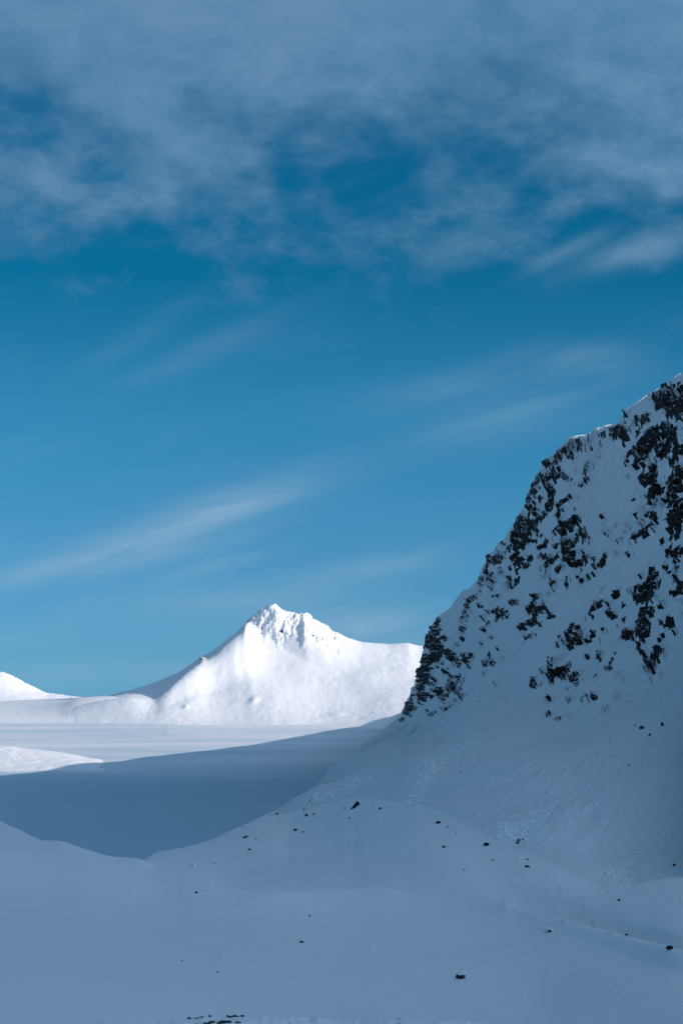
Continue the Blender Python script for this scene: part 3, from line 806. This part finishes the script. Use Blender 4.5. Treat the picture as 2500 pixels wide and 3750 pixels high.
P3, V3 = sheet(az3, [(b_r - 200, np.full_like(b_r, -9.)), (b_r - 55, b_z - 3.0 - 4 * fade), (b_r, b_z - 7 * fade), (b_r * .5 + a_r * .5, b_z * .56 + a_z * .40 - 7 * fade), (a_r, a_z - 7 * fade),
                     (k_r, k_z), (k_r + 30, k_z - 9), (k_r + 500, np.full_like(k_r, -30.))], 340)
p3 = P3.reshape(-1, 3)
n3 = grid_normals(P3).reshape(-1, 3)
x3, y3 = project(p3)
fing = 45 * fbm(p3 * (1, .2, .1), 9, 2, 74)
crag = sstep(860, 920, x3) * (1 - sstep(1225, 1275, x3)) * (1 - sstep(2315, 2375, y3 + fing - .45 * np.clip(x3 - 1150, 0, 100) + .25 * np.clip(1000 - x3, 0, 150)))
sq3 = p3 * (1, .5, .35)
rel = 1.5 * fbm(p3 * (1, .6, .8), 80, 3, 61, .4) + 0.35 * fbm(sq3, 9, 3, 63)
for cx, cy, hw, hh, amp_ in [(930, 2570, 16, 13, 1.6), (680, 2595, 10, 8, 1.0), (1235, 2616, 26, 7, 1.2), (700, 2560, 70, 60, 2.0), (1330, 2480, 60, 30, 1.5), (1000, 2560, 90, 60, 1.6)]:
    rel = rel + amp_ * np.exp(-((x3 - cx) / hw) ** 2 - ((y3 - cy) / hh) ** 2)
ribs = np.abs(fbm(p3 * (1, .35, .16), 13, 2, 75, .4))
rel = rel + crag * (5.5 * (0.45 - ribs) + 2.0 * fbm(p3 * (1, .5, .5), 6, 3, 76, .6) + 0.8 * blocks(sq3, 3.0, 73) + .4)
knob = np.exp(-((x3 - 741) / 11) ** 2 - ((y3 - 2415) / 13) ** 2)
rel = rel + 2.2 * knob * (1 + .8 * blocks(p3, 2.2, 77))
rel = rel * (1 - .8 * fade.repeat(P3.shape[1]))
p3 = p3 + n3 * rel[:, None]
nd3 = grid_normals(p3.reshape(P3.shape)).reshape(-1, 3)
rs = np.full(len(p3), -1.0)
for cx, cy, hw, hh, d in [(741, 2420, 7, 9, .8), (1030, 2313, 9, 6, .9), (1070, 2320, 5, 7, .6), (1145, 2330, 7, 6, .75), (1222, 2345, 8, 8, .85), (1195, 2335, 5, 6, .6),
                          (940, 2290, 10, 6, .6), (960, 2305, 8, 6, .55), (1000, 2300, 12, 9, .5), (1130, 2290, 8, 8, .5), (1205, 2318, 8, 6, .6), (915, 2283, 8, 4, .6), (680, 2597, 5, 3, .75)]:
    g = d - 0.6 * ((x3 - cx) / hw) ** 2 - 0.6 * ((y3 - cy) / hh) ** 2
    rs = np.maximum(rs, g)
rs = rs - .45 + .35 * fbm(p3, 3.0, 2, 79) - .5 * np.clip(nd3[:, 2] - .7, 0, 1)
rs[~V3.ravel()] = -1
Q3 = quads(P3.shape[:2])
rf3 = rs[Q3].mean(1) > 0
peak = mesh_object('snow_peak', p3, Q3[~rf3], SNOW_PEAK)
tag(peak, 'sunlit white pyramid peak with craggy frosted summit and shaded left ridge', 'mountain peak', kind='structure')
cx3, cy3 = x3[Q3].mean(1), y3[Q3].mean(1)
for m_ in (rf3 & (cx3 < 850), rf3 & (cx3 >= 850) & (cx3 < 985), rf3 & (cx3 >= 985) & (cx3 < 1100), rf3 & (cx3 >= 1100) & (cx3 < 1170), rf3 & (cx3 >= 1170)):
    if m_.any():
        mesh_object('rock_outcrop', p3, Q3[m_], ROCK, peak, smooth=False)

# ------------------------------------------------------------------ far left peak
L4K = Line([(-700, 2300, 3000), (-300, 2370, 3000), (-120, 2425, 3000), (-40, 2452, 3000), (0, 2461, 3000), (20, 2466, 3000), (51, 2479, 3000), (102, 2507, 3000),
            (133, 2522, 3000), (173, 2538, 3000), (224, 2547, 3000), (306, 2556, 3000), (420, 2580, 3000)], smooth=False)
az4 = columns(-650, 400, 300)
k4r, k4z = L4K.at(az4)
P4, V4 = sheet(az4, [(k4r - 320, np.full_like(k4r, 0.)), (k4r - 170, k4z * .22 + 10), (k4r, k4z), (k4r + 40, k4z - 16), (k4r + 400, np.full_like(k4r, -30.))], 160)
p4 = P4.reshape(-1, 3)
x4, y4 = project(p4)
rel4 = 1.0 * fbm(p4 * (1, .5, .6), 40, 3, 81) + np.exp(-((y4 - np.interp(x4, [-100, 0, 102, 224, 306], [2440, 2461, 2507, 2546, 2556])) / 12) ** 2) * (1.2 * blocks(p4, 5, 83) + .6)
p4 = p4 + grid_normals(P4).reshape(-1, 3) * rel4[:, None]
ridge = mesh_object('snow_ridge', p4, quads(P4.shape[:2]), SNOW_PEAK)
tag(ridge, 'bright sunlit snow ridge sloping down from the left edge behind the valley', 'snow ridge', kind='structure')

# ------------------------------------------------------------------ sunlit mound at the shadow edge
L5K = Line([(-500, 2700, 1180), (-150, 2718, 1180), (0, 2730, 1180), (46, 2733, 1180), (61, 2737, 1178), (153, 2747, 1175), (255, 2760, 1170), (327, 2774, 1165), (388, 2788, 1160), (423, 2797, 1150), (470, 2812, 1150)])
az5 = columns(-480, 465, 300)
k5r, k5z = L5K.at(az5)
P5, V5 = sheet(az5, [(k5r - 190, np.full_like(k5r, -2.)), (k5r - 120, k5z * .1 - .2), (k5r - 50, k5z * .62), (k5r, k5z), (k5r + 30, k5z - 1.8), (k5r + 160, np.full_like(k5r, -3.))], 180)
p5 = P5.reshape(-1, 3)
p5 = p5 + grid_normals(P5).reshape(-1, 3) * (0.5 * fbm(p5 * (1, .6, 1), 11, 4, 91) + 0.08 * blocks(p5 * (1, .5, 1), 4, 93))[:, None]
mound = mesh_object('snow_mound', p5, quads(P5.shape[:2]), SNOW_PEAK)
tag(mound, 'low lumpy sunlit snow mound at the edge of the valley shadow', 'snow mound', kind='structure')

# ------------------------------------------------------------------ near bank at the bottom edge
L6 = Line([(-300, 3840, 45), (0, 3790, 45), (250, 3760, 45), (360, 3752, 45), (500, 3747, 45), (690, 3742, 45), (722, 3737, 45), (800, 3727, 45), (910, 3725, 45), (1150, 3726, 45),
           (1250, 3737, 45), (1330, 3744, 45), (1400, 3738, 45), (1480, 3734, 45), (1560, 3741, 45), (1650, 3738, 45), (1750, 3748, 45), (1850, 3765, 45), (2200, 3800, 45), (2800, 3860, 45)])
az6 = columns(-300, 2800, 560)
k6r, k6z = L6.at(az6)
P6, V6 = sheet(az6, [(k6r - 14, k6z - 6.), (k6r - 2.2, k6z - 2.6), (k6r - .8, k6z - .27), (k6r, k6z), (k6r + 1.5, k6z - .25), (k6r + 9, k6z - 4), (k6r + 30, k6z - 22)], 100)
p6 = P6.reshape(-1, 3)
n6 = grid_normals(P6).reshape(-1, 3)
p6 = p6 + n6 * (0.05 * fbm(p6 * (1, .6, .25), .18, 3, 101) + 0.06 * fbm(p6, .7, 3, 103))[:, None]
x6, y6 = project(p6)
bank = mesh_object('snow_bank', p6, quads(P6.shape[:2]), SNOW_LUMP)
tag(bank, 'pale fluted snow bank cut off by the bottom edge', 'snow bank', kind='structure')

# ------------------------------------------------------------------ boulders
gvis = V1.ravel() & (vpx > -150) & (vpx < 2650)
gp, gx, gy = pts[gvis], vpx[gvis], vpy[gvis]


def ground_at(px, py):
    i = np.argmin((gx - px) ** 2 + (gy - py) ** 2)
    p = gp[i]
    return Vector(p), float(np.linalg.norm(p - (0, 0, CAMZ))) / F      # position, metres per photo pixel there


def hull(name, points, mat, parent=None, smooth=False, bevel=0.0):
    bm = bmesh.new()
    for p in points:
        bm.verts.new(p)
    r = bmesh.ops.convex_hull(bm, input=bm.verts[:])
    bmesh.ops.delete(bm, geom=list({g for g in r['geom_interior'] + r['geom_unused'] if isinstance(g, bmesh.types.BMVert)}), context='VERTS')
    if bevel:
        bmesh.ops.bevel(bm, geom=bm.edges[:], offset=bevel, segments=1, affect='EDGES', profile=.6)
    me = bpy.data.meshes.new(name)
    bm.to_mesh(me)
    bm.free()
    for f in me.polygons:
        f.use_smooth = smooth
    me.materials.append(mat)
    o = bpy.data.objects.new(name, me)
    col.objects.link(o)
    o.parent = parent
    return o


def blob(rnd, sx, sy, sz, n=22):
    out_ = []
    for _ in range(n):
        v = Vector((rnd.gauss(0, 1), rnd.gauss(0, 1), rnd.gauss(0, 1))).normalized()
        k = rnd.uniform(.82, 1.0)
        out_.append((v.x * sx * k, v.y * sy * k, v.z * sz * k))
    return out_


ROCKS = [
    # px, py, width px, height px, tilt, cap, label, group
    (1299, 2943, 36, 26, .45, 1, 'large dark wedge shaped boulder rising to the right on the snow shoulder', None),
    (1261, 2953, 9, 6, 0, 0, 'small dark stone just left of the large wedge shaped boulder', None),
    (1135, 2935, 8, 6, 0, 0, 'lower of two small stones high on the snow shoulder edge', None),
    (1144, 2926, 5, 4, 0, 0, 'upper of two small stones high on the snow shoulder edge', None),
    (1112, 2967, 9, 7, 0, 0, 'single small stone above the twin snow capped stones', None),
    (1014, 2980, 13, 6, .4, 0, 'small elongated dark stone near the edge above the teal plain', None),
    (1027, 2999, 7, 5, 0, 1, 'small pale snow capped stone below the elongated stone', None),
    (1123, 2989, 14, 10, .2, 1, 'left one of the twin dark stones joined by snow', None),
    (1147, 2981, 11, 8, .1, 1, 'right one of the twin dark stones joined by snow', None),
    (1278, 2989, 9, 6, .3, 0, 'small dark stone below the large wedge shaped boulder', None),
    (1391, 2961, 15, 10, -.2, 1, 'dark stone with white snow on its right end, right of the wedge boulder', None),
    (896, 3062, 24, 7, .55, 0, 'long thin slanting dark stone on the left shoulder slope', None),
    (936, 3074, 8, 5, 0, 0, 'small dark stone below right of the thin slanting stone', None),
    (1085, 3036, 20, 10, .1, 1, 'flat dark stone with a round white snow cap on its right', None),
    (1111, 3051, 11, 5, .6, 0, 'thin tilted dark stone below the flat stone with round snow cap', None),
    (912, 3108, 16, 8, .2, 1, 'low dark stone with white snow beside it, lowest on the left shoulder', None),
    (1606, 3010, 28, 12, -.1, 1, 'wide snow covered boulder showing two dark ends below the talus', None),
    (1640, 3025, 8, 6, -.4, 0, 'small stone just right of the wide snow covered boulder', None),
    (1669, 3053, 7, 5, 0, 0, 'small stone below right of the wide snow covered boulder', None),
    (1624, 3100, 18, 7, 0, 0, 'thin arched dark stone on the snow below the wide snow covered boulder', None),
    (1781, 3089, 26, 14, .1, 0, 'squat dark boulder with pointed top at the foot of the talus', None),
    (1897, 3080, 16, 7, .2, 0, 'flat middle stone of the dark cluster below the avalanche debris', None),
    (1915, 3072, 8, 8, 0, 0, 'small upright stone topping the dark cluster below the avalanche debris', None),
    (1893, 3089, 16, 8, .5, 0, 'lowest slanting stone of the dark cluster below the avalanche debris', None),
    (1920, 3096, 5, 4, 0, 0, 'tiny stone at the right foot of the dark cluster below the avalanche debris', None),
    (1804, 3151, 9, 6, 0, 1, 'small stone with snow on both sides below the squat dark boulder', None),
    (1929, 3148, 11, 5, 0, 0, 'small flat stone directly above the broad low snow topped stone', None),
    (1929, 3174, 26, 9, -.15, 1, 'broad low snow topped stone right of centre on the lower slope', None),
    (1699, 3185, 8, 7, 0, 1, 'small upright stone with snow on its right, left of the broad low stone', None),
    (1688, 2827, 6, 5, 0, 0, 'lone small stone high on the left of the talus slope', None),
    (2349, 2663, 19, 12, .3, 0, 'largest dark boulder on the upper right talus slope', None),
    (2323, 2656, 8, 5, 0, 0, 'small stone left of the largest upper right boulder', None),
    (2377, 2688, 13, 8, .8, 0, 'narrow slanting stone below the largest upper right boulder', None),
    (2425, 2652, 13, 16, .6, 1, 'tall dark stone with a snow patch above, right of the largest upper boulder', None),
    (2303, 2801, 7, 7, .3, 0, 'small dark stone in the middle of the right talus slope', None),
    (2261, 2831, 5, 5, 0, 0, 'upper of two close little stones on the right talus', None),
    (2264, 2838, 5, 4, 0, 0, 'lower of two close little stones on the right talus', None),
    (2466, 3164, 15, 9, .4, 0, 'dark stone near the right edge above the hollow of the debris fan', None),
    (2301, 3204, 7, 5, 0, 0, 'small stone at the lower edge of the right debris fan', None),
    (2264, 3296, 15, 8, 0, 0, 'dark stone on the snow hump below the debris fan toe', None),
    (2450, 3469, 32, 14, .1, 0, 'large rounded dark boulder at the right edge end of the gully', None),
    (2297, 3416, 20, 6, 0, 1, 'flat pair of dark stone tips in the gully near its right end', None),
    (2011, 3406, 36, 13, -.15, 2, 'snow buried boulder showing only thin dark slits on the foreground snow', None),
    (1686, 3571, 44, 19, .1, 1, 'biggest dark boulder in the foreground with a snow strip over it', None),
    (1840, 3300, 5, 4, 0, 0, 'tiny stone on the crest at the head of the gully', None),
    (721, 3264, 12, 6, .1, 0, 'small dark stone with wind drift on the left foreground snow', None),
    (1104, 3450, 18, 8, -.1, 1, 'flat dark stone with snow at its left end in the middle foreground', None),
    (664, 3516, 7, 5, 0, 0, 'small round dark stone on the left foreground snow', None),
    (635, 3501, 4, 3, 0, 0, 'tiny stone at the end of a thin drift above the small round stone', None),
    (795, 3562, 11, 6, -.2, 0, 'lowest small dark stone on the left foreground snow', None),
    (1135, 3351, 13, 9, 0, 2, 'mostly snow buried stone with a tiny dark face above the flat stone', None),
    (709, 3167, 15, 6, 0, 2, 'pale snow covered stone right of the dip in the plain edge', None),
    (785, 3159, 10, 5, .4, 1, 'thin dark stone right of the pale snow covered stone', None),
    (482, 3254, 9, 5, 0, 2, 'small white snow covered stone alone on the left foreground', None),
    (1815, 2508, 9, 7, 0, 0, 'isolated stone on the snow just right of the lower cliff end', None),
]
CRUMB = ('tiny black rock crumb on the snow close below the cliff outcrops', 'rock crumbs below the cliff')
for px, py, label in [
        (991, 3001, 'tiny black speck left of the pale snow capped stone on the shoulder edge'),
        (1166, 2995, 'nearer of two tiny specks just right of the twin dark stones'),
        (1185, 3000, 'farther of two tiny specks just right of the twin dark stones'),
        (1361, 2939, 'tiny speck between the wedge boulder and the stone with a white right end'),
        (1060, 3152, 'lone tiny speck on open snow below the low stones of the left shoulder'),
        (1415, 3123, 'lone tiny speck in the middle of the open snow shoulder'),
        (1734, 2979, 'upper of two tiny specks left of the avalanche debris foot'),
        (1708, 2988, 'lower of two tiny specks left of the avalanche debris foot'),
        (1763, 3018, 'tiny speck between the avalanche debris and the squat dark boulder'),
        (889, 3031, 'upper of two tiny specks above the long thin slanting stone'),
        (895, 3037, 'lower of two tiny specks above the long thin slanting stone'),
        (2434, 2691, 'tiny speck below the tall dark stone on the upper right talus'),
        (2245, 2770, 'tiny speck above the two close little stones on the right talus'),
        (2231, 2719, 'highest tiny speck on the talus left of the largest upper boulder'),
        (1996, 2903, 'lone tiny speck in the middle of the lower talus'),
        (2413, 3213, 'tiny speck in the hollow below the dark stone near the right edge'),
        (2226, 3267, 'tiny speck just above the dark stone on the snow hump'),
        (1755, 2567, 0), (1840, 2553, 0), (2302, 2562, 0), (2326, 2586, 0), (2287, 2570, 0), (2480, 2618, 0), (2430, 2592, 0), (1612, 2664, 0), (1660, 2652, 0), (1850, 2568, 0), (1758, 2548, 0)]:
    ROCKS.append((px, py, rng.uniform(4, 6), rng.uniform(3, 4.5), rng.uniform(-.4, .5), 0, label or CRUMB[0], None if label else CRUMB[1]))
for n_, (px, py, wpx, hpx, tilt, cap, label, group) in enumerate(ROCKS):
    rnd = random.Random(n_ * 13 + 5)
    p, mpp = ground_at(px, py + hpx * .45)
    hw, hh = wpx * .5 * mpp, hpx * .5 * mpp * 1.1
    root = bpy.data.objects.new('boulder', None)
    root.empty_display_size = .5
    root.location = p
    col.objects.link(root)
    tag(root, label, 'boulder' if wpx > 12 else 'stone', group)
    if wpx <= 12:
        root.name = 'stone'
    ps = blob(rnd, hw, hw * rnd.uniform(.7, 1.0), hh * 1.25, 16 if wpx < 12 else 30)
    if label.startswith('large dark wedge'):
        ps = [(-hw, -.4 * hw, -.9 * hh), (-hw * .8, .5 * hw, -.9 * hh), (hw, -.5 * hw, -.7 * hh), (hw, .5 * hw, -.7 * hh), (hw * .95, -.3 * hw, .75 * hh), (hw * .5, -.35 * hw, 1.05 * hh),
              (hw * .55, .3 * hw, 1.1 * hh), (hw * .9, .4 * hw, .8 * hh), (-.2 * hw, -.45 * hw, .25 * hh), (0, -.6 * hw, -.9 * hh), (-hw * .5, -.5 * hw, -.3 * hh)]
        tilt = .1
    rot = Matrix.Rotation(-tilt * .8, 3, 'Y')
    ps = [tuple(rot @ Vector(q) + Vector((0, 0, hh * .55))) for q in ps]
    body = hull('rock_body' if cap else 'rock', ps, BOULDER, root)
    if cap:
        ztop = max(q[2] for q in ps)
        drop = .30 if cap == 1 else .05
        zlo = hh * (.55 + (.55 if cap == 1 else -.35))
        cps = []
        for q in ps:
            if q[2] > zlo - hh * .2 and (cap == 2 or q[0] > -hw * .75):
                cps.append((q[0] * 1.03 + hw * .06, q[1] * 1.03 + .02, max(q[2], zlo) + hh * (.12 if cap == 1 else .1)))
                cps.append((q[0] * 1.02 + hw * .06, q[1] * .99 + .05, max(zlo, q[2] - hh * .25)))
        # snow drifted against one side
        cps += [(hw * .9, -hw * .3, -.1 * hh), (hw * 1.25, 0, -.1 * hh), (hw * .9, hw * .5, -.1 * hh)]
        if cap == 2:
            cps += [(-hw * 1.2, -hw * .1, -.1 * hh), (-hw * .7, hw * .6, -.1 * hh), (0, hw * .8, -.2 * hh)]
        hull('snow_cap', cps, SNOW_LUMP, root, smooth=True)

# ------------------------------------------------------------------ mossy rocks breaking out of the near bank
bv = V6.ravel()
bp_, bx_, by_ = p6[bv], x6[bv], y6[bv]
rr = random.Random(41)
BANK_ROCKS = [(690 + 210 * rr.random(), 3730 + 18 * rr.random(), rr.uniform(12, 34), rr.uniform(10, 20)) for _ in range(36)]
BANK_ROCKS += [(1285 + 50 * rr.random(), 3746 + 6 * rr.random(), rr.uniform(6, 14), rr.uniform(3, 6)) for _ in range(4)]
BANK_ROCKS += [(1425 + 70 * rr.random(), 3742 + 8 * rr.random(), rr.uniform(7, 18), rr.uniform(4, 8)) for _ in range(7)]
BANK_ROCKS += [(1060 + 60 * rr.random(), 3741 + 8 * rr.random(), rr.uniform(5, 12), rr.uniform(3, 6)) for _ in range(3)]
for px, py, wpx, hpx in BANK_ROCKS:
    p = Vector(bp_[np.argmin((bx_ - px) ** 2 + (by_ - py) ** 2)])
    m_ = 45.0 / F
    ps = [tuple(Vector(q) + p + Vector((0, 0.03, 0))) for q in blob(rr, wpx * .5 * m_, wpx * .45 * m_, hpx * .5 * m_, 14)]
    hull('rock', ps, MOSSY, bank)

# ------------------------------------------------------------------ avalanche debris (snow blocks nobody could count)
DEBRIS = [  # streaks down the talus: x0, y0, x1, y1, half width, number, block size px
    (1120, 2960, 1340, 2850, 24, 420, 4.5), (1500, 2960, 1575, 2800, 36, 460, 4.5), (1575, 2800, 1740, 2720, 26, 260, 3.5), (1640, 2760, 1760, 2690, 16, 140, 3.5),
    (1820, 3050, 1990, 3040, 32, 700, 5.0), (1860, 3020, 2020, 2965, 26, 420, 4.5), (2080, 3010, 2260, 2890, 12, 320, 4.5), (2010, 2910, 2130, 2850, 12, 160, 4.0), (1800, 2870, 1960, 2800, 16, 140, 3.5),
    (2215, 3245, 2330, 3120, 24, 500, 5.0), (2330, 3120, 2500, 2980, 34, 420, 4.5), (2300, 3080, 2420, 2800, 26, 340, 4.0), (2260, 3240, 2420, 3150, 14, 240, 5.0), (2150, 3220, 2240, 3190, 18, 140, 5.0),
    (1720, 2720, 1900, 2600, 40, 160, 3.0), (2050, 2800, 2220, 2700, 26, 120, 3.0), (2380, 3060, 2500, 2900, 30, 240, 4.0), (1900, 3150, 2080, 3060, 30, 120, 4.0), (2100, 3100, 2300, 2980, 40, 200, 4.0)]
proto_v = np.array([(-1, -.8, -.3), (.9, -1, -.3), (1, .9, -.3), (-.8, 1, -.3), (-.6, -.5, .8), (.5, -.7, .9), (.7, .5, .6), (-.5, .6, 1.0)])
proto_f = np.array([(4, 5, 6, 7), (0, 1, 5, 4), (1, 2, 6, 5), (2, 3, 7, 6), (3, 0, 4, 7)])
dv_, df_ = [], []
nb = 0
for x0, y0, x1, y1, hw, num, size in DEBRIS:
    num = int(num * 1.7)
    t = rng.uniform(-.05, 1.05, num) ** 1.25
    o_ = rng.normal(0, hw * .55, num)
    L = math.hypot(x1 - x0, y1 - y0)
    qx = x0 + (x1 - x0) * t - (y1 - y0) / L * o_
    qy = y0 + (y1 - y0) * t + (x1 - x0) / L * o_
    near = (gx > min(x0, x1) - 3 * hw) & (gx < max(x0, x1) + 3 * hw) & (gy > min(y0, y1) - 3 * hw) & (gy < max(y0, y1) + 3 * hw)
    lp, lx, ly = gp[near], gx[near], gy[near]
    if len(lp) > 30000:
        st = len(lp) // 30000 + 1
        lp, lx, ly = lp[::st], lx[::st], ly[::st]
    for k in range(num):
        i = np.argmin((lx - qx[k]) ** 2 + (ly - qy[k]) ** 2)
        p = lp[i]
        mpp = np.linalg.norm(p - (0, 0, CAMZ)) / F
        s = 1.15 * size * mpp * .5 * rng.lognormal(-.15, .45)
        a = rng.uniform(0, 6.28)
        R_ = np.array([(math.cos(a), -math.sin(a), 0), (math.sin(a), math.cos(a), 0), (0, 0, 1)])
        v = (proto_v + rng.uniform(-.3, .3, (8, 3))) * s * (1, 1, rng.uniform(.55, 1.0))
        dv_.append(v @ R_.T + p)
        df_.append(proto_f + nb * 8)
        nb += 1
debris = mesh_object('avalanche_debris', np.concatenate(dv_), np.concatenate(df_), SNOW_LUMP, smooth=False)
tag(debris, 'streaks of broken avalanche snow blocks spread down the talus slope', 'avalanche debris', kind='stuff')
print('rock parts', len(big_ids), 'debris', nb, 'verts', len(pts))
